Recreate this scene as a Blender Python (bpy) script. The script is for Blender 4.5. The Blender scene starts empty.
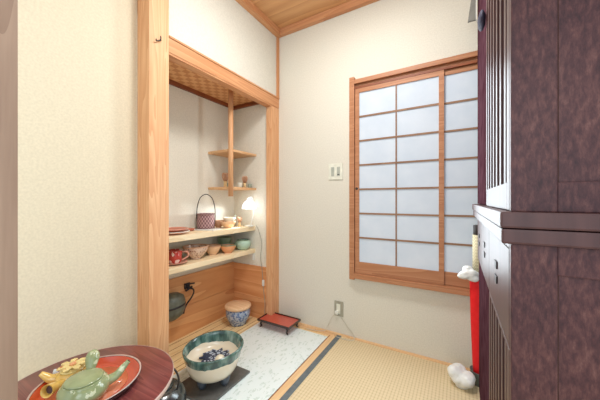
import bpy, bmesh, math, random
from mathutils import Vector, Matrix
random.seed(4)
S = bpy.context.scene
COL = S.collection
PI = math.pi

# ---------------------------------------------------------------- camera, world, lights, exposure
cam_d = bpy.data.cameras.new('camera'); cam = bpy.data.objects.new('camera', cam_d); COL.objects.link(cam)
cam_d.sensor_width = 36.0; cam_d.lens = 16.02; cam_d.clip_start = 0.02
CAM = Vector((1.303, -1.855, 1.0)); FW = Vector((-.509, .861, 0)).normalized()
cam.location = CAM
cam.rotation_euler = FW.to_track_quat('-Z', 'Y').to_euler()
S.camera = cam
S.view_settings.view_transform = 'Standard'; S.view_settings.look = 'None'
S.view_settings.gamma = 1.0; S.view_settings.use_curve_mapping = False
S.view_settings.exposure = -0.03
w = bpy.data.worlds.new('world'); S.world = w; w.use_nodes = True
bg = w.node_tree.nodes['Background']; bg.inputs[0].default_value = (0.80, 0.91, 1.0, 1); bg.inputs[1].default_value = 1.35

def lamp(name, kind, loc, power, color=(1, 1, 1), size=.1, target=None, size_y=None):
    d = bpy.data.lights.new(name, kind); d.energy = power; d.color = color
    if kind == 'AREA':
        d.size = size
        if size_y: d.shape = 'RECTANGLE'; d.size_y = size_y
    else: d.shadow_soft_size = size
    o = bpy.data.objects.new(name, d); COL.objects.link(o); o.location = loc
    if target is not None: o.rotation_euler = (Vector(target) - Vector(loc)).to_track_quat('-Z', 'Y').to_euler()
    return o
lamp('ceiling_lamp_light', 'POINT', (0.86, -0.88, 2.20), 8, (.94, .98, 1.0), .05)
lamp('ceiling_lamp_disc', 'AREA', (0.86, -0.88, 2.34), 18, (.94, .98, 1.0), .35, (0.80, -0.86, 0))
lamp('rear_fill_light', 'AREA', (1.3, -2.9, 1.35), 15, (.90, .97, 1.0), 1.2, (0.0, -0.4, 0.2))  # added fill from behind the camera, stands for no actual lamp
lamp('window_daylight', 'AREA', (1.02, -0.06, 1.17), 12, (.84, .94, 1.0), .42, (1.02, -2, 1.17), 1.1)

# ---------------------------------------------------------------- materials
def lin(c):
    return tuple(((v/255)/12.92 if v/255 <= .04045 else ((v/255+.055)/1.055)**2.4) for v in c) + (1,)
class NT:
    def __init__(s, name, rough=.6, spec=.5, coat=0, metal=0):
        s.m = bpy.data.materials.new(name); s.m.use_nodes = True; s.t = s.m.node_tree
        s.p = s.t.nodes['Principled BSDF']
        s.p.inputs['Roughness'].default_value = rough; s.p.inputs['Specular IOR Level'].default_value = spec
        s.p.inputs['Coat Weight'].default_value = coat; s.p.inputs['Metallic'].default_value = metal
        s.p.inputs['Coat Roughness'].default_value = .12
    def n(s, t, **k):
        o = s.t.nodes.new(t)
        for a, b in k.items(): setattr(o, a, b)
        return o
    def l(s, a, b): s.t.links.new(a, b)
    def coords(s, scale=(1, 1, 1), kind='Object'):
        tc = s.n('ShaderNodeTexCoord'); mp = s.n('ShaderNodeMapping'); s.l(tc.outputs[kind], mp.inputs[0])
        mp.inputs['Scale'].default_value = scale
        return mp.outputs[0]
    def noise(s, vec, scale, detail=3, dist=0, rough=.5):
        o = s.n('ShaderNodeTexNoise'); s.l(vec, o.inputs['Vector'])
        o.inputs['Scale'].default_value = scale; o.inputs['Detail'].default_value = detail
        o.inputs['Distortion'].default_value = dist; o.inputs['Roughness'].default_value = rough
        return o.outputs['Fac']
    def ramp(s, fac, stops, interp='LINEAR'):
        r = s.n('ShaderNodeValToRGB'); s.l(fac, r.inputs[0]); e = r.color_ramp.elements
        r.color_ramp.interpolation = interp
        while len(e) < len(stops): e.new(.5)
        for i, (p, c) in enumerate(stops): e[i].position = p; e[i].color = lin(c)
        return r.outputs[0]
    def base(s, out): s.l(out, s.p.inputs['Base Color']); return s
    def bump(s, fac, strength=.2, dist=.002):
        b = s.n('ShaderNodeBump'); b.inputs['Strength'].default_value = strength; b.inputs['Distance'].default_value = dist
        s.l(fac, b.inputs['Height']); s.l(b.outputs[0], s.p.inputs['Normal']); return s
    def math(s, op, a, b=None):
        o = s.n('ShaderNodeMath', operation=op)
        for i, v in enumerate((a, b)):
            if v is None: continue
            if isinstance(v, (int, float)): o.inputs[i].default_value = v
            else: s.l(v, o.inputs[i])
        return o.outputs[0]
    def mix(s, fac, a, b):
        o = s.n('ShaderNodeMix', data_type='RGBA')
        for sock, v in ((o.inputs[0], fac), (o.inputs[6], a), (o.inputs[7], b)):
            if isinstance(v, tuple): sock.default_value = lin(v)
            elif isinstance(v, (int, float)): sock.default_value = v
            else: s.l(v, sock)
        return o.outputs[2]

def wood(name, dark, light, axis, fine=60, rings=9, rough=.5, spec=.4, coat=0, contrast=1.0, bump=.08):
    t = NT(name, rough, spec, coat)
    sc = [1, 1, 1]; sc['xyz'.index(axis)] = .06
    v = t.coords(tuple(sc))
    a = t.noise(v, rings, 2, .6)
    saw = t.math('FRACT', t.math('MULTIPLY', a, 9.0))
    f = t.noise(v, fine*3, 2)
    s = t.math('ADD', t.math('MULTIPLY', saw, .55), t.math('MULTIPLY', f, .45))
    mid = tuple((a+b)/2 for a, b in zip(dark, light))
    lo, hi = .5-.38*1, .5+.38
    t.base(t.ramp(s, [(.12, light), (.5, mid if contrast < 1.5 else light), (.92, dark)]))
    t.bump(f, bump, .001)
    return t.m
def plain(name, c, rough=.5, spec=.5, coat=0, metal=0, var=8, scale=30):
    t = NT(name, rough, spec, coat, metal)
    f = t.noise(t.coords(), scale, 3)
    t.base(t.ramp(f, [(.3, tuple(max(0, x-var) for x in c)), (.7, tuple(min(255, x+var) for x in c))]))
    return t.m
def wallpaper(name, c):
    t = NT(name, .9, .15)
    v = t.coords()
    f = t.noise(v, 260, 3); g = t.noise(v, 120, 3)
    t.base(t.ramp(g, [(.3, tuple(x-6 for x in c)), (.7, tuple(min(255, x+5) for x in c))]))
    t.bump(f, .22, .0012)
    return t.m

M = {}
M['wall'] = wallpaper('cream_wallpaper', (216, 212, 198))
M['wall_left'] = wallpaper('warm_cream_wallpaper', (222, 212, 186))
M['alcove'] = wallpaper('alcove_plaster', (226, 220, 204))
M['post'] = wood('cedar_post_vertical', (206, 146, 100), (230, 184, 138), 'z', rings=14)
M['post_grey'] = wood('weathered_post', (140, 114, 96), (166, 140, 120), 'z')
M['wood_x'] = wood('cedar_along_x', (184, 124, 84), (208, 154, 112), 'x')
M['wood_y'] = wood('cedar_along_y', (190, 128, 84), (214, 160, 114), 'y')
M['wood_z'] = wood('cedar_along_z', (184, 122, 80), (210, 154, 108), 'z')
M['panel_y'] = wood('wainscot_back_wood', (206, 138, 86), (232, 176, 122), 'y', rings=5, rough=.35)
M['panel_x'] = wood('wainscot_side_wood', (204, 132, 82), (230, 170, 118), 'x', rings=5, rough=.25)
M['shelf'] = wood('pale_shelf_wood', (232, 208, 166), (246, 228, 192), 'y', rings=5)
M['corner_shelf'] = wood('corner_shelf_wood', (206, 158, 112), (228, 186, 140), 'y', rings=6)
M['dark_trim'] = wood('dark_red_trim', (120, 62, 32), (150, 84, 48), 'y')
M['dark_trim_x'] = wood('dark_red_trim_x', (120, 62, 32), (150, 84, 48), 'x')
M['board'] = wood('alcove_floor_boards', (214, 172, 116), (240, 212, 160), 'y', rings=14, contrast=1.6)
M['strip_y'] = wood('pale_strip_y', (222, 180, 130), (240, 206, 158), 'y')
M['strip_x'] = wood('pale_strip_x', (218, 172, 122), (238, 202, 156), 'x')
M['ceiling'] = wood('ceiling_boards', (190, 138, 92), (218, 170, 120), 'x', rings=4)
M['tansu'] = None
t = NT('dark_brown_cabinet_lacquer', .5, .28, 0)
v = t.coords((1, 1, .35)); f = t.noise(v, 130, 6, .2, .7); g = t.noise(t.coords(), 5, 2)
mixf = t.math('ADD', t.math('MULTIPLY', f, .75), t.math('MULTIPLY', g, .25))
t.base(t.ramp(mixf, [(.36, (52, 30, 34)), (.5, (74, 44, 46)), (.6, (92, 58, 56)), (.74, (118, 82, 76))])); t.bump(f, .1, .001)
M['tansu'] = t.m
t = NT('cabinet_front_gloss', .43, .37, 0)
f = t.noise(t.coords((1, 1, .1)), 40, 3)
t.base(t.ramp(f, [(.3, (66, 40, 40)), (.7, (84, 54, 52))])); M['tansu_front'] = t.m
M['tansu_matte'] = plain('cabinet_matte_panel', (74, 46, 54), .9, 0.0, var=12, scale=14)
M['slat_gap'] = plain('dark_gap', (70, 48, 42), .8, .1)

# woven ceiling (ajiro)
t = NT('woven_cedar', .6, .3)
v = t.coords(); br = t.n('ShaderNodeTexChecker'); t.l(t.coords((1, 1, 1)), br.inputs[0]); br.inputs['Scale'].default_value = 24
wv = t.noise(v, 60, 2)
t.base(t.mix(br.outputs['Fac'], (206, 142, 92), (228, 174, 122))); t.bump(br.outputs['Fac'], .5, .004); M['woven'] = t.m

# tatami
t = NT('tatami_rush', .8, .2)
tc = t.coords(); sx = t.n('ShaderNodeSeparateXYZ'); t.l(tc, sx.inputs[0])
def stripes(axis, period, sharp):
    fr = t.math('FRACT', t.math('MULTIPLY', sx.outputs[axis], 1/period))
    tri = t.math('ABSOLUTE', t.math('SUBTRACT', fr, .5))
    return t.math('POWER', t.math('MULTIPLY', tri, 2), sharp)
sA = stripes(0, .0165, 3); sB = stripes(1, .021, 4)
nz = t.noise(t.coords((1, 6, 1)), 40, 3)
tot = t.math('ADD', t.math('ADD', t.math('MULTIPLY', sA, .38), t.math('MULTIPLY', sB, .22)), t.math('MULTIPLY', nz, .4))
t.base(t.ramp(tot, [(.1, (228, 210, 174)), (.45, (214, 194, 154)), (.85, (168, 146, 110))])); t.bump(tot, -.4, .002); M['tatami'] = t.m
M['border'] = plain('tatami_border_cloth', (108, 116, 118), .9, .1)

# white mat with leaf pattern
t = NT('leaf_pattern_mat', .35, .5)
v = t.coords((1, .5, 1)); vo = t.n('ShaderNodeTexVoronoi'); t.l(v, vo.inputs['Vector']); vo.inputs['Scale'].default_value = 46
vo.inputs['Randomness'].default_value = 1
f = t.noise(v, 55, 2, 1.2)
leaf = t.math('MULTIPLY', t.math('LESS_THAN', vo.outputs['Distance'], .42), t.math('GREATER_THAN', f, .5))
t.base(t.mix(leaf, (232, 242, 240), (208, 222, 216))); M['mat'] = t.m
M['black_board'] = plain('black_slate_board', (96, 95, 92), .25, .5)

M['win_x'] = wood('window_wood_x', (162, 106, 70), (190, 136, 98), 'x')
M['win_z'] = wood('window_wood_z', (168, 106, 68), (196, 136, 94), 'z')
M['slate_glaze'] = plain('slate_blue_glaze', (70, 78, 88), .3, .5, .3)
M['cordm'] = plain('pale_cord', (204, 198, 182), .5)
M['platebrown'] = plain('reddish_brown_plate', (196, 112, 86), .35, .5, .3)
M['lidwood'] = wood('pale_lid_wood', (222, 178, 134), (240, 206, 166), 'x')
M['muntin'] = wood('brown_muntin', (128, 94, 70), (154, 118, 90), 'x')
M['white'] = plain('white_plastic', (226, 226, 218), .4)
M['ivory'] = plain('ivory_plastic', (222, 222, 206), .45)
M['greyplate'] = plain('grey_beige_plate', (160, 156, 138), .5)
M['greybtn'] = plain('grey_switch', (168, 172, 160), .5)
M['iron'] = plain('black_iron', (44, 38, 38), .5, .5, var=6)
M['bronze'] = plain('grey_green_bronze', (96, 98, 84), .4, .5, var=12)
M['red_lacquer'] = plain('red_lacquer', (196, 84, 66), .3, .5, .5, var=6, scale=60)
M['black_lacquer'] = plain('black_lacquer', (46, 30, 30), .2, .5, .5, var=3)
M['tray_red'] = plain('tray_vermilion', (198, 74, 44), .22, .5, .6, var=8, scale=8)
M['tray_orange'] = plain('tray_orange', (212, 124, 82), .3, .5, .4, var=8, scale=8)
M['table'] = wood('table_red_lacquer_wood', (96, 42, 42), (140, 76, 72), 'x', fine=50, rings=16, rough=.28, spec=.4, coat=.15, bump=.03)
M['table_rim'] = plain('table_rim_glare', (196, 172, 162), .4, var=16)  # greyish-white glare of the table edge, put into the colour
M['table_leg'] = plain('table_leg_dark', (80, 44, 40), .4)
M['cream_cer'] = plain('cream_ceramic', (236, 226, 202), .3, .5, .3)
M['orange_cer'] = plain('orange_ceramic', (226, 160, 112), .35, .5, .2)
M['pale_orange'] = plain('peach_ceramic', (232, 190, 148), .35, .5, .2)
M['dkgreen_cer'] = plain('dark_green_ceramic', (116, 134, 106), .3, .5, .3)
M['celadon'] = plain('celadon_ceramic', (176, 204, 182), .25, .5, .4)
M['pinkplate'] = plain('pink_red_plate', (222, 160, 138), .35, .5, .3)
M['redcer'] = plain('red_glaze', (176, 58, 52), .3, .5, .3)
M['bamboo'] = wood('bamboo', (214, 178, 122), (236, 208, 156), 'z')
M['tine'] = plain('whisk_tines', (206, 158, 124), .7)
M['greygreen'] = plain('grey_green_cup', (148, 158, 140), .5)
M['red_cloth'] = plain('red_fabric', (226, 28, 34), .6, .3, var=5)
M['plastic_bag'] = plain('white_crumpled_plastic', (232, 234, 230), .3, .5)
M['navy'] = plain('navy_cloth', (46, 44, 66), .7)
M['greybin'] = plain('grey_bin', (112, 120, 116), .5)
M['grey_card'] = plain('grey_board', (124, 122, 114), .7)
M['ajar_green'] = plain('kettle_metal', (92, 96, 96), .2, .6, 0, .7, var=20, scale=14)
# roll of woven bamboo
t = NT('bamboo_roll', .7, .3); ck = t.n('ShaderNodeTexChecker'); t.l(t.coords(), ck.inputs[0]); ck.inputs['Scale'].default_value = 120
t.base(t.mix(ck.outputs['Fac'], (224, 216, 184), (196, 186, 152))); M['roll'] = t.m
# basket weave
t = NT('purple_brown_weave', .6, .3); tc = t.n('ShaderNodeTexCoord'); mp = t.n('ShaderNodeMapping'); t.l(tc.outputs['UV'], mp.inputs[0]); mp.inputs['Scale'].default_value = (36, 16, 1)
ck = t.n('ShaderNodeTexChecker'); t.l(mp.outputs[0], ck.inputs[0]); ck.inputs['Scale'].default_value = 1
t.base(t.mix(ck.outputs['Fac'], (124, 90, 90), (184, 148, 146))); t.bump(ck.outputs['Fac'], .5, .004); M['weave'] = t.m
# green teapot / yellow teapot with flowers
def flowered(name, basec, flower, scale, thr, var=10, centre=None):
    t = NT(name, .18, .5, .4); v = t.coords()
    vo = t.n('ShaderNodeTexVoronoi'); t.l(v, vo.inputs['Vector']); vo.inputs['Scale'].default_value = scale
    g = t.noise(v, 25, 3)
    b = t.ramp(g, [(.3, tuple(x-var for x in basec)), (.7, tuple(min(255, x+var) for x in basec))])
    t.base(t.mix(t.math('LESS_THAN', t.math('ADD', vo.outputs['Distance'], t.math('MULTIPLY', t.noise(v, 130, 1), .5)), thr), b, flower)); return t.m
M['greenpot'] = flowered('green_glaze', (146, 158, 116), (200, 206, 172), 34, .52)
M['greenpot_plain'] = plain('green_glaze_plain', (146, 158, 116), .2, .5, .4, var=10)
M['yellowpot'] = plain('yellow_glaze', (222, 184, 96), .25, .5, .4, var=12)
M['yellowlid'] = flowered('yellow_lid_flowers', (226, 206, 136), (188, 120, 60), 38, .42)
M['bluewhite'] = flowered('blue_white_porcelain', (168, 180, 196), (96, 118, 160), 55, .7, 14)
M['patbowl'] = flowered('patterned_bowl_glaze', (214, 184, 160), (140, 84, 74), 58, .52, 8)
# mug with red patches
M['mug'] = flowered('mug_glaze', (186, 62, 52), (244, 222, 208), 30, .66, 8)
# hibachi bowl: green glaze band above z .128, cream under it
t = NT('bowl_glaze', .2, .5, .5); v = t.coords(); sp = t.n('ShaderNodeSeparateXYZ'); t.l(v, sp.inputs[0])
nz = t.noise(v, 18, 3); edge = t.math('ADD', sp.outputs[2], t.math('MULTIPLY', nz, .025))
green = t.ramp(t.noise(t.coords((1, 1, .3)), 26, 4), [(.35, (44, 72, 68)), (.5, (78, 112, 104)), (.7, (146, 170, 160))])
t.base(t.mix(t.math('GREATER_THAN', edge, .152), (230, 218, 194), green)); M['hibachi'] = t.m
# navy motif painted inside the bowl
t = NT('navy_motif', .4, .4); v = t.coords(); vo = t.n('ShaderNodeTexVoronoi'); t.l(v, vo.inputs['Vector']); vo.inputs['Scale'].default_value = 46
vo.feature = 'DISTANCE_TO_EDGE'
t.base(t.mix(t.math('LESS_THAN', vo.outputs['Distance'], .16), (180, 188, 200), (40, 46, 70))); M['motif'] = t.m
# shoji paper: opaque, faint emission stands in for daylight behind it
t = NT('shoji_paper', .9, .1)
g = t.noise(t.coords(), 9, 3)
t.base(t.ramp(g, [(.3, (186, 196, 206)), (.7, (196, 204, 212))]))
t.p.inputs['Emission Color'].default_value = (.70, .80, .92, 1); t.p.inputs['Emission Strength'].default_value = .14; M['shoji'] = t.m
def emis(name, c, s):
    t = NT(name, .4); t.p.inputs['Base Color'].default_value = (1, 1, 1, 1)
    t.p.inputs['Emission Color'].default_value = c; t.p.inputs['Emission Strength'].default_value = s
    f = t.noise(t.coords(), 20); return t.m
M['bulb'] = emis('lit_bulb', (.93, .97, 1, 1), 4)
t = NT('glowing_shade', .3); t.p.inputs['Base Color'].default_value = (.95, .97, 1, 1); t.p.inputs['Transmission Weight'].default_value = .6
t.p.inputs['Emission Color'].default_value = (.9, .96, 1, 1); t.p.inputs['Emission Strength'].default_value = .75; M['shade'] = t.m

# ---------------------------------------------------------------- mesh helpers
def new(): return bmesh.new()
def add_box(bm, a, b, bev=0, rot=None, piv=None):
    a = Vector(a); b = Vector(b); r = bmesh.ops.create_cube(bm, size=1); vs = r['verts']
    c = (a+b)/2; d = b-a
    for q in vs: q.co = Vector((q.co.x*abs(d.x), q.co.y*abs(d.y), q.co.z*abs(d.z))) + c
    if bev:
        es = list({e for q in vs for e in q.link_edges})
        r = bmesh.ops.bevel(bm, geom=es, offset=bev, segments=2, affect='EDGES', profile=.6); vs = list({x for x in r['verts']} | {q for q in vs if q.is_valid})
    if rot is not None:
        bmesh.ops.rotate(bm, verts=vs, cent=piv if piv is not None else c, matrix=rot)
    return vs
def add_lathe(bm, prof, seg=40, c=(0, 0, 0), sx=1, sy=1):
    """prof: list of (r,z) from bottom to top, r==0 closes."""
    uvl = bm.loops.layers.uv.verify(); rings = []
    for r, z in prof:
        if r < 1e-6: rings.append([bm.verts.new((c[0], c[1], c[2]+z))])
        else: rings.append([bm.verts.new((c[0]+sx*r*math.cos(2*PI*i/seg), c[1]+sy*r*math.sin(2*PI*i/seg), c[2]+z)) for i in range(seg)])
    n = len(prof)-1
    for k in range(n):
        A, B = rings[k], rings[k+1]
        if len(A) == 1 and len(B) == 1: continue
        for i in range(seg):
            j = (i+1) % seg
            if len(A) == 1: f = bm.faces.new((A[0], B[j], B[i])); uv = ((i, k), (i+1, k+1), (i, k+1))
            elif len(B) == 1: f = bm.faces.new((A[i], A[j], B[0])); uv = ((i, k), (i+1, k), (i, k+1))
            else: f = bm.faces.new((A[i], A[j], B[j], B[i])); uv = ((i, k), (i+1, k), (i+1, k+1), (i, k+1))
            f.smooth = True
            for lp, u in zip(f.loops, uv): lp[uvl].uv = (u[0]/seg, u[1]/n)
    return rings
def add_tube(bm, pts, rad, seg=10, cap=True):
    pts = [Vector(p) for p in pts]; n = len(pts)
    rads = rad if isinstance(rad, (list, tuple)) else [rad]*n
    prev = None; rings = []
    for i, p in enumerate(pts):
        d = (pts[min(i+1, n-1)]-pts[max(i-1, 0)]).normalized()
        if prev is None:
            ref = Vector((0, 0, 1)) if abs(d.z) < .9 else Vector((1, 0, 0)); u = d.cross(ref).normalized()
        else: u = (prev - d*prev.dot(d)).normalized()
        prev = u; v = d.cross(u)
        rings.append([bm.verts.new(p+(u*math.cos(2*PI*k/seg)+v*math.sin(2*PI*k/seg))*rads[i]) for k in range(seg)])
    for i in range(n-1):
        for k in range(seg):
            f = bm.faces.new((rings[i][k], rings[i][(k+1) % seg], rings[i+1][(k+1) % seg], rings[i+1][k])); f.smooth = True
    if cap:
        bm.faces.new(rings[0][::-1]); bm.faces.new(rings[-1])
def add_prism(bm, poly, z0, z1):
    A = [bm.verts.new((x, y, z0)) for x, y in poly]; B = [bm.verts.new((x, y, z1)) for x, y in poly]; n = len(poly)
    bm.faces.new(A[::-1]); bm.faces.new(B)
    for i in range(n): bm.faces.new((A[i], A[(i+1) % n], B[(i+1) % n], B[i]))
def curve(p, n=16):
    """Catmull-Rom through p"""
    p = [Vector(q) for q in p]; p = [2*p[0]-p[1]]+p+[2*p[-1]-p[-2]]; out = []
    for i in range(1, len(p)-2):
        for k in range(n):
            t = k/n; a, b, c, d = p[i-1:i+3]
            out.append(.5*((2*b)+(c-a)*t+(2*a-5*b+4*c-d)*t*t+(3*b-a-3*c+d)*t**3))
    out.append(p[-2]); return out
def obj(name, bm, mat, parent=None):
    bmesh.ops.recalc_face_normals(bm, faces=bm.faces[:])
    me = bpy.data.meshes.new(name); bm.to_mesh(me); bm.free()
    o = bpy.data.objects.new(name, me); COL.objects.link(o)
    me.materials.append(M[mat] if isinstance(mat, str) else mat)
    if parent: o.parent = parent
    return o
def tag(o, label, cat, group=None):
    o['label'] = label; o['category'] = cat
    if group: o['group'] = group
    return o
def thing(name, label, cat, loc=(0, 0, 0), rz=0, group=None):
    o = bpy.data.objects.new(name, None); COL.objects.link(o); o.location = loc; o.rotation_euler = (0, 0, rz)
    o.empty_display_size = .05
    return tag(o, label, cat, group)
def box_obj(name, a, b, mat, parent=None, bev=0, **k):
    bm = new(); add_box(bm, a, b, bev, **k); return obj(name, bm, mat, parent)
def struct(name, a, b, mat, parent=None, bev=0):
    o = box_obj(name, a, b, mat, parent, bev)
    if parent is None: o['kind'] = 'structure'
    return o
def set_struct(o): o['kind'] = 'structure'; return o

# ================================================================ SETTING
CZ = 2.42
struct('floor', (-.55, -2.6, -.08), (2.6, .1, 0), 'board')
struct('ceiling', (-.55, -2.6, CZ), (2.6, .1, CZ+.06), 'ceiling')
struct('wall_back', (0, 0, 0), (2.6, .1, CZ), 'wall')
struct('wall_left', (-.2, -2.6, 0), (-.107, -1.105, CZ), 'wall_left')
struct('wall_alcove_back', (-.55, -1.105, 0), (-.44, .0, CZ), 'alcove')
struct('wall_alcove_right', (-.44, -.08, 0), (-.055, .1, 1.95), 'alcove')
struct('wall_alcove_left', (-.44, -1.105, 0), (-.105, -1.03, 1.95), 'alcove')
struct('wall_above_lintel', (-.075, -1.0, 1.862), (-.012, 0, CZ), 'wall')
struct('trim_1', (-.105, -1.105, 0), (0, -1.0, CZ), 'post', bev=.002)            # alcove pillar
struct('trim_2', (.398, -1.80, 0), (.453, -1.661, CZ), 'post_grey', bev=.002)     # door jamb next to the camera
struct('trim_3', (-.055, -.105, 0), (0, 0, 1.766), 'post', bev=.002)             # corner pillar
bm = new(); add_box(bm, (-.06, -1.0, 1.776), (0, 0, 1.852), .0); add_box(bm, (-.06, -1.0, 1.766), (-.004, 0, 1.776)); add_box(bm, (-.06, -1.0, 1.852), (.006, 0, 1.862))
set_struct(obj('trim_4', bm, 'wood_y'))                                           # lintel
struct('trim_5', (-.014, -.022, 1.862), (.004, 0, CZ), 'wood_z')                  # slim strip in the corner
bm = new(); add_box(bm, (-.012, -1.0, CZ-.052), (.034, 0, CZ), .003); set_struct(obj('trim_6', bm, 'wood_y'))
bm = new(); add_box(bm, (.034, -.036, CZ-.052), (2.6, 0, CZ), .003); set_struct(obj('trim_7', bm, 'wood_x'))
bm = new()
for yy in (-.42, -.86, -1.3): add_box(bm, (.034, yy-.005, CZ-.004), (2.6, yy+.005, CZ))
set_struct(obj('trim_8', bm, 'dark_trim_x'))
# alcove ceiling
struct('ceiling_alcove', (-.44, -1.03, 1.84), (-.06, -.08, 1.86), 'woven')
bm = new(); add_box(bm, (-.44, -1.0, 1.812), (-.418, -.08, 1.84)); set_struct(obj('trim_9', bm, 'dark_trim'))
bm = new(); add_box(bm, (-.418, -.102, 1.812), (-.06, -.08, 1.84)); set_struct(obj('trim_10', bm, 'dark_trim_x'))
# wainscot panels in the alcove
bm = new()
for z0, z1 in ((.0, .215), (.217, .436)): add_box(bm, (-.44, -1.03, z0), (-.428, -.092, z1), .001)
add_box(bm, (-.44, -1.03, .436), (-.425, -.092, .444)); set_struct(obj('wall_panel_back', bm, 'panel_y'))
bm = new()
for z0, z1 in ((.0, .17), (.172, .430)): add_box(bm, (-.44, -.092, z0), (-.055, -.08, z1), .001)
add_box(bm, (-.44, -.096, .430), (-.055, -.08, .440)); set_struct(obj('wall_panel_right', bm, 'panel_x'))
# floor finishes
bm = new(); add_box(bm, (.57, -2.6, 0), (2.6, -.022, .005)); o = obj('floor_tatami', bm, 'tatami'); set_struct(o)
bm = new(); add_box(bm, (.537, -2.6, 0), (.572, -.022, .0065), .001); set_struct(obj('trim_11', bm, 'border'))
struct('trim_14', (.4865, -2.6, 0), (.4938, -.05, .003), 'dark_trim')
struct('trim_12', (.494, -2.6, 0), (.536, -.05, .005), 'strip_y')
bm = new(); add_box(bm, (0, -.022, 0), (2.6, 0, .012)); add_box(bm, (0, -.05, 0), (.53, -.024, .006)); set_struct(obj('baseboard_back', bm, 'strip_x'))
# seams of alcove floor boards
bm = new()
for xx in (-.40, -.335, -.27, -.205, -.14, -.105): add_box(bm, (xx-.0016, -1.0, 0), (xx+.0016, -.1, .0008))
o = obj('trim_13', bm, 'dark_trim'); set_struct(o)

# ---------------------------------------------------------------- window with two sliding shoji
win = bpy.data.objects.new('window_1', None); COL.objects.link(win); win['kind'] = 'structure'
bm = new()
add_box(bm, (.635, -.035, .435), (.672, .0, 1.872), .002)           # left jamb
add_box(bm, (1.79, -.035, .435), (1.827, .0, 1.872), .002)
add_box(bm, (.672, -.034, 1.822), (1.79, .0, 1.852), .002)           # head, outer board
add_box(bm, (.672, -.012, 1.796), (1.79, .0, 1.822))
obj('window_frame', bm, 'win_x', win)
bm = new(); add_box(bm, (.672, -.052, .449), (1.80, .0, .484), .003); obj('window_sill', bm, 'win_x', win)
bm = new(); add_box(bm, (.672, -.030, 1.786), (1.79, -.0005, 1.800)); obj('groove', bm, 'dark_trim_x', win)
def shoji(x0, x1, y, ncol):
    fr = new(); z0, z1 = .486, 1.785; s = .029
    add_box(fr, (x0, y-.012, z0), (x0+s, y+.0, z1), .001); add_box(fr, (x1-s, y-.012, z0), (x1, y, z1), .001)
    add_box(fr, (x0+s, y-.012, 1.756), (x1-s, y, z1)); add_box(fr, (x0+s, y-.012, z0), (x1-s, y, .565))
    f = obj('shoji_frame', fr, 'win_x', win)
    g = new()
    for k in range(1, ncol): xx = x0+s+(x1-x0-2*s)*k/ncol; add_box(g, (xx-.0045, y-.0095, .565), (xx+.0045, y-.0035, 1.756))
    for k in range(1, 7): zz = .565+(1.756-.565)*k/7; add_box(g, (x0+s, y-.009, zz-.006), (x1-s, y-.0035, zz+.006))
    obj('lattice', g, 'muntin', f)
    p = new(); add_box(p, (x0+s, y-.0035, .565), (x1-s, y-.0015, 1.756)); obj('paper', p, 'shoji', f)
    return f
f = shoji(.676, 1.232, -.016, 2)
shoji(1.20, 1.788, -.002, 2)
bm = new(); add_lathe(bm, [(0, 0), (.009, 0), (.009, .002), (0, .002)], 16); o = obj('finger_pull', bm, 'iron', f)
o.rotation_euler = (PI/2, 0, 0); o.location = (.688, -.028, 1.08)

# ================================================================ ALCOVE SHELVES
t_ = thing('alcove_shelf', 'pale wooden upper shelf in the alcove carrying the lidless woven basket', 'shelf', (0, 0, .741), group='long alcove shelves')
o = box_obj('board', (-.44, -1.0, 0), (-.19, -.081, .036), 'shelf', t_, .002)
t_ = thing('alcove_shelf', 'pale wooden lower shelf in the alcove carrying the row of bowls', 'shelf', (0, 0, .549), group='long alcove shelves')
box_obj('board', (-.44, -1.0, 0), (-.19, -.081, .035), 'shelf', t_, .002)
bm = new(); add_box(bm, (-.215, -.098, -.062), (-.195, -.081, 0), .002); add_box(bm, (-.215, -.15, -.006), (-.195, -.09, 0), .001); obj('bracket', bm, 'white', t_)
# corner shelf unit with hanging pole
t_ = thing('corner_shelf', 'two-tier wooden corner shelf hung from woven ceiling by a round pole', 'shelf', (0, 0, 0))
for z in (1.372, 1.084):
    bm = new(); add_prism(bm, [(-.438, -.082), (-.438, -.372), (-.40, -.378), (-.184, -.378), (-.178, -.34), (-.178, -.082)], z, z+.018); obj('shelf_board', bm, 'corner_shelf', t_)
bm = new(); add_tube(bm, [(-.184, -.374, 1.028), (-.184, -.374, 1.838)], .019, 20); obj('pole', bm, 'post', t_)

# ---------------------------------------------------------------- bowls and cups
def bowl_prof(r, h, foot=.45, th=.005, flare=1.0, n=10):
    out = [(0, 0), (r*foot, 0), (r*foot, h*.08)]
    for i in range(n+1):
        a = i/n; out.append((r*(foot+(1-foot)*math.sin(a*PI/2)**flare), h*(.08+.92*a**1.15)))
    ins = [(max(q[0]-th, .0), q[1]+(th*.7 if q[1] < h*.9 else 0)) for q in out[3:]][::-1]
    ins = [(q[0], q[1]) for q in ins if q[0] > 0]
    return out+[(r-th*.5, h+.0015)]+ins+[(0, ins[-1][1])]
def bowl(name, label, cat, loc, r, h, mat, group=None, foot=.45, footmat=None, lipmat=None, **k):
    bm = new(); add_lathe(bm, bowl_prof(r, h, foot, **k))
    if not lipmat:
        o = obj(name, bm, mat); o.location = loc; return tag(o, label, cat, group)
    t = thing(name, label, cat, loc, group=group); obj('body', bm, mat, t)
    bm = new(); add_lathe(bm, [(r-.006, h-.004), (r+.001, h-.004), (r+.001, h+.003), (r-.006, h+.003), (r-.006, h-.004)]); obj('rim', bm, lipmat, t)
    return t
ZT, ZB = .7775, .5845
G = 'bowls on the lower alcove shelf'
bowl('tea_bowl', 'wide pinkish bowl with brown dotted pattern beside the red mug', 'bowl', (-.30, -.600, ZB), .085, .088, 'patbowl', G, .42, lipmat='tine')
bowl('tea_bowl', 'small plain peach bowl between patterned bowl and orange bowl', 'bowl', (-.31, -.440, ZB), .062, .068, 'pale_orange', G, .5, lipmat='tine')
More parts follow.
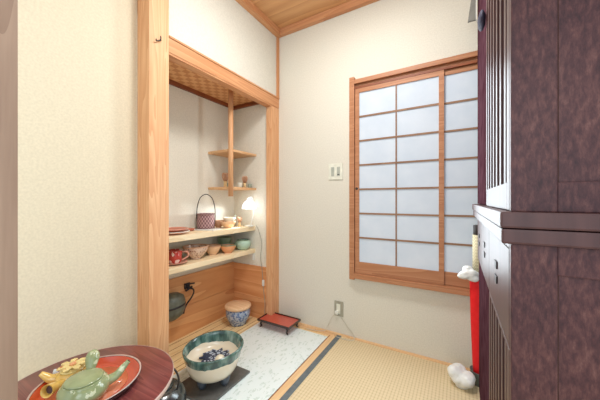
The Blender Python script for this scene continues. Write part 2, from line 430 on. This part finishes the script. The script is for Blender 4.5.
bowl('tea_bowl', 'orange bowl with dark rim left of the celadon pot', 'bowl', (-.262, -.327, ZB), .062, .062, 'orange_cer', G, .5, lipmat='dkgreen_cer')
bowl('tea_bowl', 'dark green bowl behind the orange bowl', 'bowl', (-.37, -.262, ZB), .056, .105, 'dkgreen_cer', G, .5)
t_ = thing('round_pot', 'squat celadon green pot at the right end of lower shelf', 'pot', (-.258, -.160, ZB), group=None)
bm = new(); add_lathe(bm, [(0, 0), (.036, 0), (.05, .012), (.064, .035), (.066, .052), (.060, .07), (.05, .078), (.046, .078), (.055, .066), (.058, .045), (.04, .012), (0, .01)]); obj('body', bm, 'celadon', t_)
bm = new(); add_lathe(bm, [(.045, .077), (.051, .077), (.051, .082), (.045, .082), (.045, .077)]); obj('rim', bm, 'dkgreen_cer', t_)
# mug with saucer
t_ = thing('saucer', 'pinkish saucer under the red mug', 'saucer', (-.285, -.772, ZB))
bm = new(); add_lathe(bm, [(0, 0), (.04, 0), (.075, .012), (.078, .014), (.074, .016), (.04, .005), (0, .005)]); obj('dish', bm, 'pinkplate', t_)
t_ = thing('mug', 'red and white mug with handle on a pinkish saucer', 'mug', (-.285, -.772, ZB+.0055))
bm = new(); add_lathe(bm, [(0, 0), (.032, 0), (.04, .01), (.043, .045), (.044, .085), (.040, .085), (.038, .02), (0, .012)]); obj('cup', bm, 'mug', t_)
bm = new(); add_tube(bm, curve([(.028, .033, .07), (.047, .058, .068), (.05, .062, .04), (.028, .032, .018)]), .005); obj('handle', bm, 'pinkplate', t_)

# upper shelf
def flat_plate(label, loc, r, mat, cat='plate', group=None, name='plate', lip=None):
    t = thing(name, label, cat, loc, group=group)
    bm = new(); add_lathe(bm, [(0, 0), (r*.6, 0), (r, .013), (r+.001, .016), (r-.004, .015), (r*.6, .004), (0, .004)]); obj('dish', bm, mat, t)
    if lip:
        bm = new(); add_lathe(bm, [(r-.004, .0145), (r+.002, .0145), (r+.002, .0185), (r-.004, .0185), (r-.004, .0145)]); obj('rim', bm, lip, t)
    return t
flat_plate('pink plate on the upper shelf beside the pillar, lower of the pair', (-.315, -.77, ZT), .105, 'pinkplate', lip='white', group='pair of stacked plates')
flat_plate('red-brown plate stacked on top of the pink plate by the pillar', (-.315, -.77, ZT+.017), .098, 'platebrown', lip='pinkplate', group='pair of stacked plates')
flat_plate('small reddish dish on the upper shelf behind the basket', (-.375, -.60, ZT), .045, 'platebrown')
bm = new(); add_prism(bm, [(-.10, -.07), (.07, -.085), (.105, .01), (.06, .075), (-.07, .07)], 0, .004); o = obj('paper_napkin', bm, 'white'); o.location = (-.32, -.47, ZT); o.rotation_euler.z = .5
tag(o, 'white folded paper lying under the woven basket', 'napkin')
t_ = thing('woven_basket', 'purple-brown woven basket with tall thin arched handle', 'basket', (-.368, -.452, ZT+.0045), math.atan2(.509, .861))
bm = new(); add_lathe(bm, [(0, 0), (.062, 0), (.066, .01), (.067, .03), (.066, .05), (.064, .07), (.062, .09), (.060, .108), (.063, .112), (.057, .113), (.057, .10), (.060, .05), (.058, .01), (0, .008)], 48); obj('body', bm, 'weave', t_)
bm = new(); add_lathe(bm, [(.056, .108), (.065, .106), (.066, .115), (.056, .116), (.056, .108)], 40); obj('rim', bm, 'weave', t_)
bm = new(); add_tube(bm, curve([(-.066, 0, .02), (-.071, 0, .10), (-.066, 0, .17), (-.044, 0, .235), (0, 0, .262), (.044, 0, .235), (.066, 0, .17), (.071, 0, .10), (.066, 0, .02)]), .0032, 8); obj('handle', bm, 'iron', t_)
G = 'bowls nested at the right of the upper shelf'
bowl('tea_bowl', 'peach bowl on the upper shelf beneath the cream bowl', 'bowl', (-.285, -.305, ZT), .062, .052, 'pale_orange', G)
bowl('tea_bowl', 'cream bowl set inside the peach bowl on the upper shelf', 'bowl', (-.278, -.297, ZT+.040), .048, .042, 'cream_cer', G, .6)
bowl('tea_bowl', 'small brown bowl behind the peach bowl on upper shelf', 'bowl', (-.375, -.322, ZT), .045, .055, 'tine')
# chasen whisks
def whisk(label, loc, s=1.0):
    t = thing('tea_whisk', label, 'whisk', loc, group='bamboo tea whisks')
    bm = new(); add_lathe(bm, [(0, 0), (.013*s, 0), (.014*s, .003), (.0125*s, .03*s), (.013*s, .05*s), (0, .05*s)], 20); obj('handle', bm, 'bamboo', t)
    bm = new()
    for k in range(28):
        a = 2*PI*k/28
        add_tube(bm, [(r*s*math.cos(a), r*s*math.sin(a), z*s) for r, z in ((.012, .049), (.020, .066), (.025, .085), (.025, .102), (.019, .114))], .0017*s, 4)
    for k in range(14):
        a = 2*PI*k/14
        add_tube(bm, [(r*s*math.cos(a), r*s*math.sin(a), z*s) for r, z in ((.009, .049), (.010, .07), (.008, .1), (.003, .108))], .0017*s, 4)
    obj('tines', bm, 'tine', t); return t
Z2 = 1.1022
whisk('bamboo tea whisk at the left on the lower tier of the corner shelf', (-.300, -.318, Z2))
whisk('bamboo tea whisk at the right on the lower tier of the corner shelf', (-.265, -.130, Z2), .88)
def cup(label, loc, r, h, mat, name='small_cup', group=None):
    bm = new(); add_lathe(bm, [(0, 0), (r*.85, 0), (r*.95, .004), (r, h*.5), (r, h), (r-.003, h), (r-.004, .006), (0, .006)], 24); o = obj(name, bm, mat); o.location = loc
    return tag(o, label, 'cup', group)
cup('cream straight-sided cup between pole and right whisk on the corner shelf', (-.262, -.196, Z2), .019, .042, 'ivory')
cup('grey-green cup beside the left whisk on the corner shelf', (-.325, -.26, Z2), .02, .036, 'greygreen')
cup('grey-green cup at the right tip of the corner shelf', (-.232, -.105, Z2), .017, .034, 'greygreen')
whisk('pale bamboo tea whisk standing at right of nested bowls on upper shelf', (-.262, -.196, ZT), .72)['group'] = 'bamboo tea whisks'
bm = new(); add_tube(bm, [(-.31, -.20, ZT), (-.31, -.197, ZT+.095)], .0055, 10); o = obj('bamboo_stick', bm, 'greygreen'); tag(o, 'thin greyish stick holder standing behind the pale whisk', 'utensil')
# lit desk lamp
t_ = thing('clip_lamp', 'small lit white lamp standing at right end of the upper shelf', 'lamp', (-.18, -.17, ZT+.0005))
bm = new(); add_box(bm, (-.05, -.0, 0), (.0, .055, .010), .002); add_box(bm, (-.008, .0, .0), (.006, .05, .012), .002); obj('clamp', bm, 'white', t_)
bm = new(); add_tube(bm, curve([(-.02, .04, .008), (.0, .05, .1), (.003, .046, .19), (.0, .03, .245), (0, 0, .243)]), .004, 8); obj('stem', bm, 'white', t_)
bm = new(); add_lathe(bm, [(.060, .150), (.058, .170), (.048, .192), (.032, .210), (.016, .222), (.012, .238), (0, .24), (0, .236), (.010, .234), (.014, .218), (.030, .206), (.045, .189), (.055, .168), (.057, .150), (.060, .150)]); obj('shade', bm, 'shade', t_)
bm = new(); add_lathe(bm, [(0, .150), (.018, .153), (.028, .165), (.028, .178), (.018, .195), (0, .20)], 24); obj('bulb', bm, 'bulb', t_)
L = lamp('desk_lamp_light', 'SPOT', (-.18, -.178, ZT+.150), 6, (.90, .96, 1.0), .012, (-.40, -.56, .90)); L.data.spot_size = 2.3; L.data.spot_blend = .6
lamp('desk_lamp_glow', 'POINT', (-.18, -.178, ZT+.14), .08, (.93, .97, 1.0), .015)
# cord of the lamp
t_ = thing('lamp_cord', 'thin grey lamp cord with inline switch down the alcove side wall', 'cord', (0, 0, 0))
bm = new(); add_tube(bm, curve([(-.165, -.1, .785), (-.15, -.086, .74), (-.118, -.0845, .64), (-.13, -.0845, .52), (-.105, -.0985, .438), (-.098, -.096, .34), (-.088, -.096, .24), (-.075, -.096, .15), (-.062, -.112, .03), (-.02, -.112, .006)]), .0022, 6); obj('cable', bm, 'greyplate', t_)
bm = new(); add_box(bm, (-.098, -.107, .285), (-.082, -.0925, .335), .003); obj('switch', bm, 'white', t_)

# vessel and iron hook on the alcove back panel
t_ = thing('hanging_vessel', 'grey-green metal vessel on the alcove wood panel, half behind pillar', 'vessel', (-.365, -.745, .275))
bm = new(); add_lathe(bm, [(0, -.085), (.05, -.083), (.085, -.06), (.1, -.02), (.1, .03), (.088, .065), (.05, .088), (0, .092)], 40, sx=.62); obj('body', bm, 'bronze', t_)
bm = new(); add_lathe(bm, [(.099, .0), (.1035, .002), (.1035, .012), (.099, .014), (.099, 0)], 40, sx=.63); obj('band', bm, 'iron', t_)
t_ = thing('iron_bracket', 'black wrought iron hook fixed on alcove wood panel beside vessel', 'hook', (0, 0, 0))
bm = new()
add_tube(bm, curve([(-.422, -.582, .372), (-.405, -.575, .350), (-.40, -.545, .335), (-.405, -.535, .305), (-.40, -.56, .275), (-.395, -.60, .245), (-.392, -.625, .21), (-.39, -.63, .185)]), .0055, 8); obj('hook_arm', bm, 'iron', t_)
bm = new(); add_box(bm, (-.428, -.60, .345), (-.420, -.555, .385), .002); add_tube(bm, [(-.415, -.60, .383), (-.41, -.525, .372)], .0055, 8); add_tube(bm, [(-.412, -.598, .335), (-.41, -.545, .352)], .008, 8); obj('wall_plate', bm, 'iron', t_)

# pillar hook
bm = new(); add_tube(bm, curve([(0.000, -1.045, 1.835), (.004, -1.047, 1.812), (.010, -1.055, 1.806), (.012, -1.075, 1.793), (.018, -1.080, 1.798)]), .0028, 8)
tag(obj('wall_hook', bm, 'iron'), 'tiny bent metal hook screwed into the pale alcove pillar', 'hook')

# ================================================================ FLOOR OBJECTS OF THE ALCOVE
bm = new(); add_box(bm, (-.088, -1.08, .0008), (.486, -.078, .0045), .001)
tag(obj('floor_mat', bm, 'mat'), 'glossy white floor mat with faint leaf pattern before the alcove', 'mat')
ZM = .0047
bm = new(); add_box(bm, (-.13, -.155, 0), (.13, .155, .012), .003); o = obj('slate_board', bm, 'black_board'); o.location = (.146, -.835, ZM); o.rotation_euler.z = .02
tag(o, 'flat dark grey square board under the big green-rimmed bowl', 'board')
# big bowl
t_ = thing('hibachi_bowl', 'large footed cream ceramic bowl with green glazed rim', 'bowl', (.148, -.836, ZM+.0122))
outer = [(0, .040), (.06, .040), (.094, .043), (.114, .054), (.128, .074), (.138, .10), (.146, .14), (.153, .17), (.156, .184), (.152, .190), (.145, .187), (.142, .17), (.136, .14), (.130, .122), (.118, .112), (.09, .106), (.04, .104), (0, .104)]
bm = new(); add_lathe(bm, outer, 64)
for q in bm.verts:                                # slightly pinched oval rim with a raised far side
    if q.co.z > .12:
        a = math.atan2(q.co.y, q.co.x); k = (q.co.z-.12)/.065
        q.co.z += .010*k*math.cos(a-1.0); q.co.x *= 1+.03*k; q.co.y *= 1-.01*k
        q.co.xy *= 1+.05*k*max(0, math.cos(a-.45))**8
obj('body', bm, 'hibachi', t_)
for a in (-1.5, .05, 2.4):
    bm = new(); add_lathe(bm, [(0, 0), (.014, 0), (.020, .010), (.030, .045), (.02, .055), (0, .055)], 18, c=(.084*math.cos(a), .078*math.sin(a), 0)); obj('foot', bm, 'slate_glaze', t_)
bm = new(); pts = []
for k in range(36):
    r = .062*(1+.16*math.sin(k*1.7+.4)+.12*((k % 3)-1)); pts.append((r*math.cos(2*PI*k/36)*1.22, r*math.sin(2*PI*k/36)*1.05))
add_prism(bm, pts, 0, .004); o = obj('patterned_cloth', bm, 'motif'); o.location = (.140, -.815, ZM+.0122+.112); o.rotation_euler.z = .55
tag(o, 'navy and white patterned cloth lying inside the big bowl', 'cloth')
bm = new(); bmesh.ops.create_icosphere(bm, subdivisions=3, radius=.025)
for f in bm.faces: f.smooth = True
for q in bm.verts: q.co.z *= .9
o = obj('cream_ball', bm, 'cream_cer'); o.location = (.220, -.856, ZM+.0122+.106+.036); tag(o, 'cream ball resting against the inner rim of the big bowl', 'ball')
# lidded jar
t_ = thing('lidded_jar', 'blue and white porcelain jar with flat wooden lid by the alcove panel', 'jar', (-.232, -.246, .001))
bm = new(); add_lathe(bm, [(0, 0), (.064, 0), (.066, .012), (.076, .03), (.092, .06), (.098, .09), (.096, .115), (.088, .130), (.084, .130), (.088, .1), (.06, .02), (0, .012)], 48); obj('body', bm, 'bluewhite', t_)
bm = new(); add_lathe(bm, [(0, .131), (.100, .131), (.105, .136), (.105, .149), (.099, .154), (0, .157)], 48); obj('lid', bm, 'lidwood', t_)
# red lacquer footed tray
t_ = thing('footed_tray', 'low red lacquer tray table with black rim and legs on the mat', 'tray', (.098, -.140, ZM))
bm = new(); add_box(bm, (-.143, -.08, .052), (.143, .08, .058), .001); obj('tray_surface', bm, 'red_lacquer', t_)
bm = new()
for a, b in (((-.148, -.085), (.148, -.079)), ((-.148, .079), (.148, .085)), ((-.148, -.079), (-.142, .079)), ((.142, -.079), (.148, .079))): add_box(bm, (a[0], a[1], .050), (b[0], b[1], .066), .001)
obj('rim', bm, 'black_lacquer', t_)
for sx in (-1, 1):
    for sy in (-1, 1):
        bm = new(); add_tube(bm, curve([(sx*.112, sy*.064, .052), (sx*.124, sy*.072, .032), (sx*.118, sy*.068, .014), (sx*.130, sy*.074, .0055)], 6), [.008]*12+[.0075, .007, .0065, .006, .0055, .005, .005], 10); obj('leg', bm, 'black_lacquer', t_)

# ================================================================ ROUND TABLE WITH TEA THINGS
TC = (.230, -1.450)
t_ = thing('round_table', 'low round dark red lacquered table against the left wall', 'table', (TC[0], TC[1], 0))
bm = new(); add_lathe(bm, [(0, .348), (.245, .348), (.258, .352), (.264, .362), (.264, .3695), (.262, .3705), (0, .3705)], 96); obj('tabletop', bm, 'table', t_)
bm = new(); add_lathe(bm, [(.2645, .3535), (.2665, .356), (.2675, .362), (.2665, .369), (.2645, .3705), (.2645, .3535)], 96); obj('edge_glare_band', bm, 'table_rim', t_)  # pale band painting the glare along the tabletop's side
for k in range(4):
    a = PI/4+k*PI/2
    bm = new(); add_tube(bm, curve([(.19*math.cos(a), .19*math.sin(a), .35), (.205*math.cos(a), .205*math.sin(a), .25), (.19*math.cos(a), .19*math.sin(a), .1), (.21*math.cos(a), .21*math.sin(a), .014)], 6), .018, 12); obj('leg', bm, 'table_leg', t_)
ZTB = .3712
t_ = thing('round_tray', 'round black lacquer tray with vermilion inside on the table', 'tray', (.248, -1.447, ZTB))
bm = new(); add_lathe(bm, [(0, 0), (.125, 0), (.138, .006), (.146, .022), (.149, .027), (.147, .029), (.143, .0275), (.1425, .026)], 72); obj('outer_shell', bm, 'black_lacquer', t_)
bm = new(); add_lathe(bm, [(0, .0045), (.124, .0045), (.134, .009), (.1415, .024), (.1435, .0272), (.1425, .0265), (.134, .0105), (.123, .006), (0, .006)], 72); obj('lining', bm, 'tray_red', t_)
bm = new(); add_lathe(bm, [(0, .0061), (.108, .0061), (.108, .0068), (0, .0068)], 72); obj('inner_disc', bm, 'tray_orange', t_)
bm = new(); add_lathe(bm, [(.1435, .0275), (.1475, .0275), (.1485, .0295), (.1445, .0300), (.1435, .0275)], 72); obj('rim', bm, 'table_rim', t_)
ZR = ZTB+.0072
def kyusu(label, loc, r, h, rz, body_m, lid_m, handle_dir, handle_len, handle_up, spout_dir, hollow=False, hr=(.009, .011, .016, .020, .019), spout_len=.055, group=None):
    t = thing('teapot', label, 'teapot', loc, rz)
    prof = [(0, 0), (r*.62, 0), (r*.66, h*.05), (r*.86, h*.2), (r, h*.5), (r*.96, h*.74), (r*.82, h*.93), (r*.72, h), (0, h*.99)]
    P = curve([(a, 0, b) for a, b in prof], 4); bm = new(); add_lathe(bm, [(max(q.x, 0), q.z) for q in P], 48); obj('body', bm, body_m, t)
    bm = new(); add_lathe(bm, [(0, h), (r*.74, h), (r*.76, h+.003), (r*.7, h+.006), (r*.4, h+.011), (0, h+.013)], 40); lid = obj('lid', bm, lid_m, t)
    a = handle_dir; d = Vector((math.cos(a), math.sin(a), 0)); up = Vector((0, 0, handle_up)); st = d*r*.85+Vector((0, 0, h*.62)); L = handle_len
    bm = new(); n = len(hr); pts = [st+(d+up).normalized()*L*i/(n-1) for i in range(n)]
    if hollow:
        add_tube(bm, pts, list(hr), 20, cap=False)
        add_tube(bm, [pts[-1], pts[-1]-(d+up).normalized()*.002, pts[-2], ], [hr[-1], hr[-1]-.004, hr[-2]-.005], 20, cap=False)
        bm2 = new(); e = (d+up).normalized(); add_tube(bm2, [pts[-1]-e*.016, pts[-1]-e*.014], hr[-1]-.0045, 20)
        obj('handle', bm, body_m, t); obj('handle_hollow', bm2, 'table_leg', t)
    else:
        e = (d+up).normalized(); pts += [pts[-1]+e*hr[-1]*.5, pts[-1]+e*hr[-1]*.85]; P = curve(pts, 4)
        rr = list(hr)+[hr[-1]*.75, hr[-1]*.3]; R = []
        for i in range(len(P)): u = i/4; k = min(int(u), len(rr)-2); R.append(rr[k]*(1-(u-k))+rr[k+1]*(u-k))
        add_tube(bm, P, R, 20); obj('handle', bm, body_m, t)
    a = spout_dir; d = Vector((math.cos(a), math.sin(a), 0)); s0 = d*r*.8+Vector((0, 0, h*.48)); Z = Vector((0, 0, 1))
    P = curve([s0, s0+d*spout_len*.45+Z*h*.1, s0+d*spout_len*.75+Z*h*.38, s0+d*spout_len+Z*h*.62], 4)
    bm = new(); add_tube(bm, P, [.017-.010*i/(len(P)-1) for i in range(len(P))], 16); s = obj('spout', bm, body_m, t)
    bm = new(); e = (P[-1]-P[-2]).normalized(); add_tube(bm, [P[-1]-e*.001, P[-1]+e*.0012], .0045, 12); obj('spout_hole', bm, 'table_leg', s)
    return t
kyusu('green glazed side-handled teapot with pale flower painting on round tray', (.304, -1.482, ZR), .066, .066, 0, 'greenpot', 'greenpot_plain', math.radians(146), .066, 1.0, math.radians(75), spout_len=.066)
yp = kyusu('yellow side-handled teapot behind the green teapot on the tray', (.173, -1.465, ZR), .046, .046, 0, 'yellowpot', 'yellowlid', math.radians(-55), .066, .22, math.radians(-128), hollow=True, hr=(.010, .0115, .014, .017, .0185), spout_len=.050)
# blossom modelled on the lid of the yellow teapot
bm = new()
for k in range(7):
    a = 2*PI*k/7; c = Vector((math.cos(a), math.sin(a), 0)); s = Vector((-c.y, c.x, 0))
    pts = [Vector((0, 0, 0)), c*.012+s*.009+Vector((0, 0, .003)), c*.034+s*.010+Vector((0, 0, .004)), c*.043+Vector((0, 0, .002)), c*.034-s*.010+Vector((0, 0, .004)), c*.012-s*.009+Vector((0, 0, .003))]
    A = [bm.verts.new(p) for p in pts]; B = [bm.verts.new(p+Vector((0, 0, .003))) for p in pts]; n = len(A)
    bm.faces.new(A[::-1]); bm.faces.new(B)
    for i in range(n): bm.faces.new((A[i], A[(i+1) % n], B[(i+1) % n], B[i]))
lid_ = [c for c in bpy.data.objects if c.parent == yp and c.name.startswith('lid')][0]
o = obj('petals', bm, 'yellowlid', lid_); o.location = (0, 0, .056)
bm = new(); add_lathe(bm, [(0, .0), (.009, .003), (.009, .008), (0, .011)], 16); o = obj('blossom_centre', bm, 'orange_cer', lid_); o.location = (0, 0, .058)
bm = new(); add_lathe(bm, [(0, 0), (.006, .002), (.0085, .012), (.005, .022), (0, .024)], 14, sy=.5); o = obj('white_petal', bm, 'white'); o.location = (.062, -1.478, ZTB+.0002); o.rotation_euler.z = .6
tag(o, 'tiny white petal-like piece on the table edge behind the yellow teapot', 'ornament')

# iron kettle next to the table
t_ = thing('kettle', 'shiny dark metal kettle with bail handle half under the round table', 'kettle', (.165, -1.150, .0052))
bm = new(); P = curve([(.001, 0, 0), (.075, 0, 0), (.098, 0, .03), (.108, 0, .085), (.1, 0, .13), (.075, 0, .158), (.05, 0, .165), (.001, 0, .166)], 5); add_lathe(bm, [(0 if i in (0, len(P)-1) else max(q.x, .001), max(q.z, 0)) for i, q in enumerate(P)], 48); obj('body', bm, 'ajar_green', t_)
bm = new(); add_lathe(bm, [(0, .166), (.05, .166), (.052, .169), (.03, .178), (0, .181)], 32); lid = obj('lid', bm, 'ajar_green', t_)
bm = new(); add_lathe(bm, [(0, .18), (.006, .18), (.006, .188), (.011, .194), (.009, .201), (0, .203)], 16); obj('knob', bm, 'iron', lid)
bm = new(); add_tube(bm, curve([(-.075, .0, .15), (-.082, 0, .20), (-.060, 0, .245), (0, 0, .262), (.060, 0, .245), (.082, 0, .20), (.075, 0, .15)]), .0042, 10); o = obj('bail_handle', bm, 'iron', t_); o.rotation_euler.z = .53
bm = new(); add_tube(bm, curve([(.085, .0, .07), (.12, 0, .1), (.135, 0, .145)]), [.018-.010*i/32 for i in range(33)], 14); o = obj('spout', bm, 'ajar_green', t_); o.rotation_euler.z = 3.6

# ================================================================ CABINET
CX, YN, YF, XB = 1.390, -1.214, -.22, 1.86
t_ = thing('tansu_cabinet', 'tall dark brown two-part wooden cabinet with slatted doors at right', 'cabinet', (CX, YF, 0))
def cb(name, a, b, mat='tansu', parent=None, bev=.0015):
    o = box_obj(name, Vector(a)-Vector((CX, YF, 0)), Vector(b)-Vector((CX, YF, 0)), mat, parent or t_, bev); return o
def side(z0, z1, rail_top, rail_bot, nm):
    # near side: stiles, rails and a recessed panel
    bm = new(); off = Vector((CX, YF, 0))
    B = lambda a, b, bev=.002: add_box(bm, Vector(a)-off, Vector(b)-off, bev)
    B((CX, YN, z0), (CX+.066, YN+.022, z1)); B((XB-.066, YN, z0), (XB, YN+.022, z1))
    if rail_top: B((CX+.066, YN, z1-rail_top), (XB-.066, YN+.02, z1))
    if rail_bot: B((CX+.066, YN, z0), (XB-.066, YN+.02, z0+rail_bot))
    o = obj(nm+'_side_frame', bm, 'tansu', t_)
    cb(nm+'_panel_joint', (CX+.066, YN+.0062, z0+rail_bot), (CX+.0685, YN+.010, z1-rail_top), 'slat_gap', o, 0)
    cb(nm+'_side_panel', (CX+.066, YN+.007, z0+rail_bot), (XB-.066, YN+.018, z1-rail_top), 'tansu', o, 0)
side(0, .918, .053, .06, 'lower')
side(.978, 2.12, .06, .054, 'upper')
cb('lower_carcass', (CX+.018, YN+.022, 0.0), (XB, YF, .918), 'tansu', None, 0)
cb('upper_carcass', (CX+.018, YN+.022, .978), (XB, -.10, 2.12), 'tansu', None, 0)
bm = new(); off = Vector((CX, YF, 0))
add_box(bm, Vector((CX-.016, YN-.014, .918))-off, Vector((XB+.01, -.15, .946))-off, .004)
obj('lower_cabinet_top', bm, 'tansu_front', t_)
bm = new(); add_box(bm, Vector((CX-.018, YN-.016, .9475))-off, Vector((XB+.01, -.085, .978))-off, .004); obj('upper_cabinet_base', bm, 'tansu_front', t_)
# drawers
cb('drawer_rail', (CX, YN+.022, .905), (CX+.018, YF, .918), 'tansu_front')
yb = [YF, -.480, -.800, YN+.022]
for i in range(3):
    d = cb('drawer', (CX, yb[i+1]+.002, .706), (CX+.018, yb[i]-.002, .903), 'tansu_front')
    ym = (yb[i]+yb[i+1])/2
    cb('drawer_pull', (CX-.0035, ym-.020, .824), (CX, ym+.020, .842), 'iron', d, .001)
    cb('drawer_pull', (CX-.0035, ym-.020, .787), (CX, ym+.020, .805), 'iron', d, .001)
def slat_door(z0, z1, y0, y1, nm, rail_b, rail_t):
    d = cb(nm, (CX+.010, y0, z0), (CX+.018, y1, z1), 'slat_gap', None, 0)
    bm = new(); B = lambda a, b: add_box(bm, Vector(a)-off, Vector(b)-off, .001)
    B((CX, y0, z0), (CX+.010, y0+.03, z1)); B((CX, y1-.03, z0), (CX+.010, y1, z1))
    B((CX, y0+.03, z0), (CX+.010, y1-.03, z0+rail_b)); B((CX, y0+.03, z1-rail_t), (CX+.010, y1-.03, z1))
    obj('door_frame', bm, 'tansu_front', d)
    n = 6
    for k in range(n):
        yc = y0+.03+(y1-y0-.06)*(k+.5)/n
        cb('slat', (CX+.001, yc-.013, z0+rail_b), (CX+.010, yc+.013, z1-rail_t), 'tansu_front', d, .001)
slat_door(.03, .704, YN+.022, -.80, 'lower_slat_door', .05, .008)
slat_door(.980, 2.10, YN+.022, -.70, 'upper_slat_door', .056, .04)
cb('lower_plain_door', (CX+.006, -.80, .03), (CX+.018, YF-.001, .704), 'tansu_matte')
cb('upper_plain_door', (CX+.006, -.70, .980), (CX+.018, -.101, 2.10), 'tansu_matte')

# grey board and navy bag high on the cabinet
t_ = thing('hanging_board', 'grey board with pale edge leaning out high on cabinet front', 'board', (CX-.001, -.16, 1.955))
bm = new(); add_prism(bm, [(-.040, 0), (-.004, 0), (-.004, .2), (-.014, .2)], -.006, .006); o = obj('panel', bm, 'grey_card', t_); o.rotation_euler = (PI/2, 0, 0)
bm = new(); add_prism(bm, [(-.004, 0), (-.0005, 0), (-.0005, .2), (-.004, .2)], -.007, .007); o = obj('edge_strip', bm, 'white', t_); o.rotation_euler = (PI/2, 0, 0)
bm = new(); add_lathe(bm, [(0, 0), (.016, .004), (.026, .016), (.028, .032), (.018, .05), (.006, .06), (0, .062)], 24, sx=.45, sy=1.7)
o = obj('cloth_bundle', bm, 'navy'); o.location = (CX-.0130, -.69, 1.62); tag(o, 'small navy cloth bundle on the dark upper door near the grey board', 'cloth')

# ================================================================ CORNER BEHIND THE CABINET
bx_, by_ = 1.405, -.115
bm = new(); add_lathe(bm, [(0, 0), (.036, 0), (.045, .07), (.047, .072), (.043, .072), (.034, .006), (0, .006)], 32); o = obj('grey_bin', bm, 'greybin'); o.location = (bx_, by_, .0052)
tag(o, 'small grey bin on the tatami holding the tall red bag', 'bin')
bm = new(); add_lathe(bm, [(0, .0), (.028, .0), (.033, .06), (.042, .3), (.046, .5), (.046, .53), (.040, .535), (0, .535)], 32, sy=.9); o = obj('red_bag', bm, 'red_cloth'); o.location = (bx_, by_, .040)
tag(o, 'tall narrow red fabric bag standing in the corner behind the cabinet', 'bag')
t_ = thing('rolled_mat', 'rolled pale bamboo mat with black cap standing in the red bag', 'mat', (bx_-.006, by_, .576))
bm = new(); add_lathe(bm, [(0, 0), (.027, 0), (.027, .235), (0, .235)], 28); obj('roll', bm, 'roll', t_)
bm = new(); add_lathe(bm, [(0, .235), (.024, .235), (.024, .285), (.021, .288), (0, .288)], 28); obj('cap', bm, 'iron', t_)
def crumple(name, loc, r, sc, hole, label, seed):
    random.seed(seed); bm = new(); bmesh.ops.create_icosphere(bm, subdivisions=4, radius=r)
    dirs = [(Vector((random.gauss(0, 1), random.gauss(0, 1), random.gauss(0, 1))).normalized(), random.uniform(.2, .6)) for _ in range(34)]
    for q in bm.verts:
        n = q.co.normalized(); k = 1
        for d, a in dirs: k += a*max(0, n.dot(d)-.75)*2.2*(1 if a > .22 else -1)
        q.co = Vector((q.co.x*sc[0], q.co.y*sc[1], q.co.z*sc[2]))*k
    o = obj(name, bm, 'plastic_bag'); o.location = loc; return tag(o, label, 'plastic bag', 'white crumpled plastic bags')
crumple('plastic_bag', (1.353, -.15, .60), .030, (1.15, .7, .8), 0, 'white crumpled plastic at the mouth of the tall red bag', 3)
crumple('plastic_bag', (1.318, -.190, .0505), .042, (1.0, .9, .9), 0, 'white crumpled plastic bag on the tatami beside grey bin', 9)

# ================================================================ WALL PLATES
t_ = thing('switch_plate', 'white light switch plate with two grey switches beside the window', 'light switch', (.518, 0, 1.212))
bm = new(); add_box(bm, (-.056, -.008, -.060), (.056, 0, .060), .002); obj('cover', bm, 'ivory', t_)
for x in (-.022, .024):
    bm = new(); add_box(bm, (x-.012, -.0105, -.034), (x+.012, -.008, .034), .001); o = obj('switch', bm, 'greybtn', t_)
    if x > 0:
        bm = new(); add_box(bm, (x-.009, -.0115, -.026), (x+.009, -.0105, -.02)); obj('indicator', bm, 'iron', o)
t_ = thing('wall_outlet', 'grey-beige wall outlet with white sockets low on the wall', 'outlet', (.543, 0, .194))
bm = new(); add_box(bm, (-.035, -.007, -.055), (.035, 0, .055), .002); obj('cover', bm, 'greyplate', t_)
bm = new(); add_box(bm, (-.017, -.010, -.036), (.013, -.007, .036), .001); obj('socket', bm, 'ivory', t_)
bm = new(); add_box(bm, (-.022, -.032, -.036), (.002, -.0103, -.014), .003); o = obj('plug', bm, 'white'); o.location = (.543, 0, .194); tag(o, 'white plug pushed into the wall outlet', 'plug')
bm = new(); add_tube(bm, curve([(.533, -.033, .168), (.522, -.03, .16), (.49, -.012, .12), (.465, -.01, .07), (.44, -.018, .018), (.40, -.04, .010), (.30, -.06, .009)]), .0018, 6); tag(obj('power_cord', bm, 'cordm'), 'thin pale cord from the wall outlet down to the left', 'cord', 'outlet cords')
bm = new(); add_tube(bm, curve([(.560, -.008, .139), (.60, -.006, .09), (.655, -.008, .03), (.668, -.03, .0085), (.64, -.05, .0075), (.60, -.058, .0075), (.54, -.055, .0095)]), .0022, 6); tag(obj('power_cord', bm, 'cordm'), 'thin grey cord from the wall outlet sloping down to the right', 'cord', 'outlet cords')
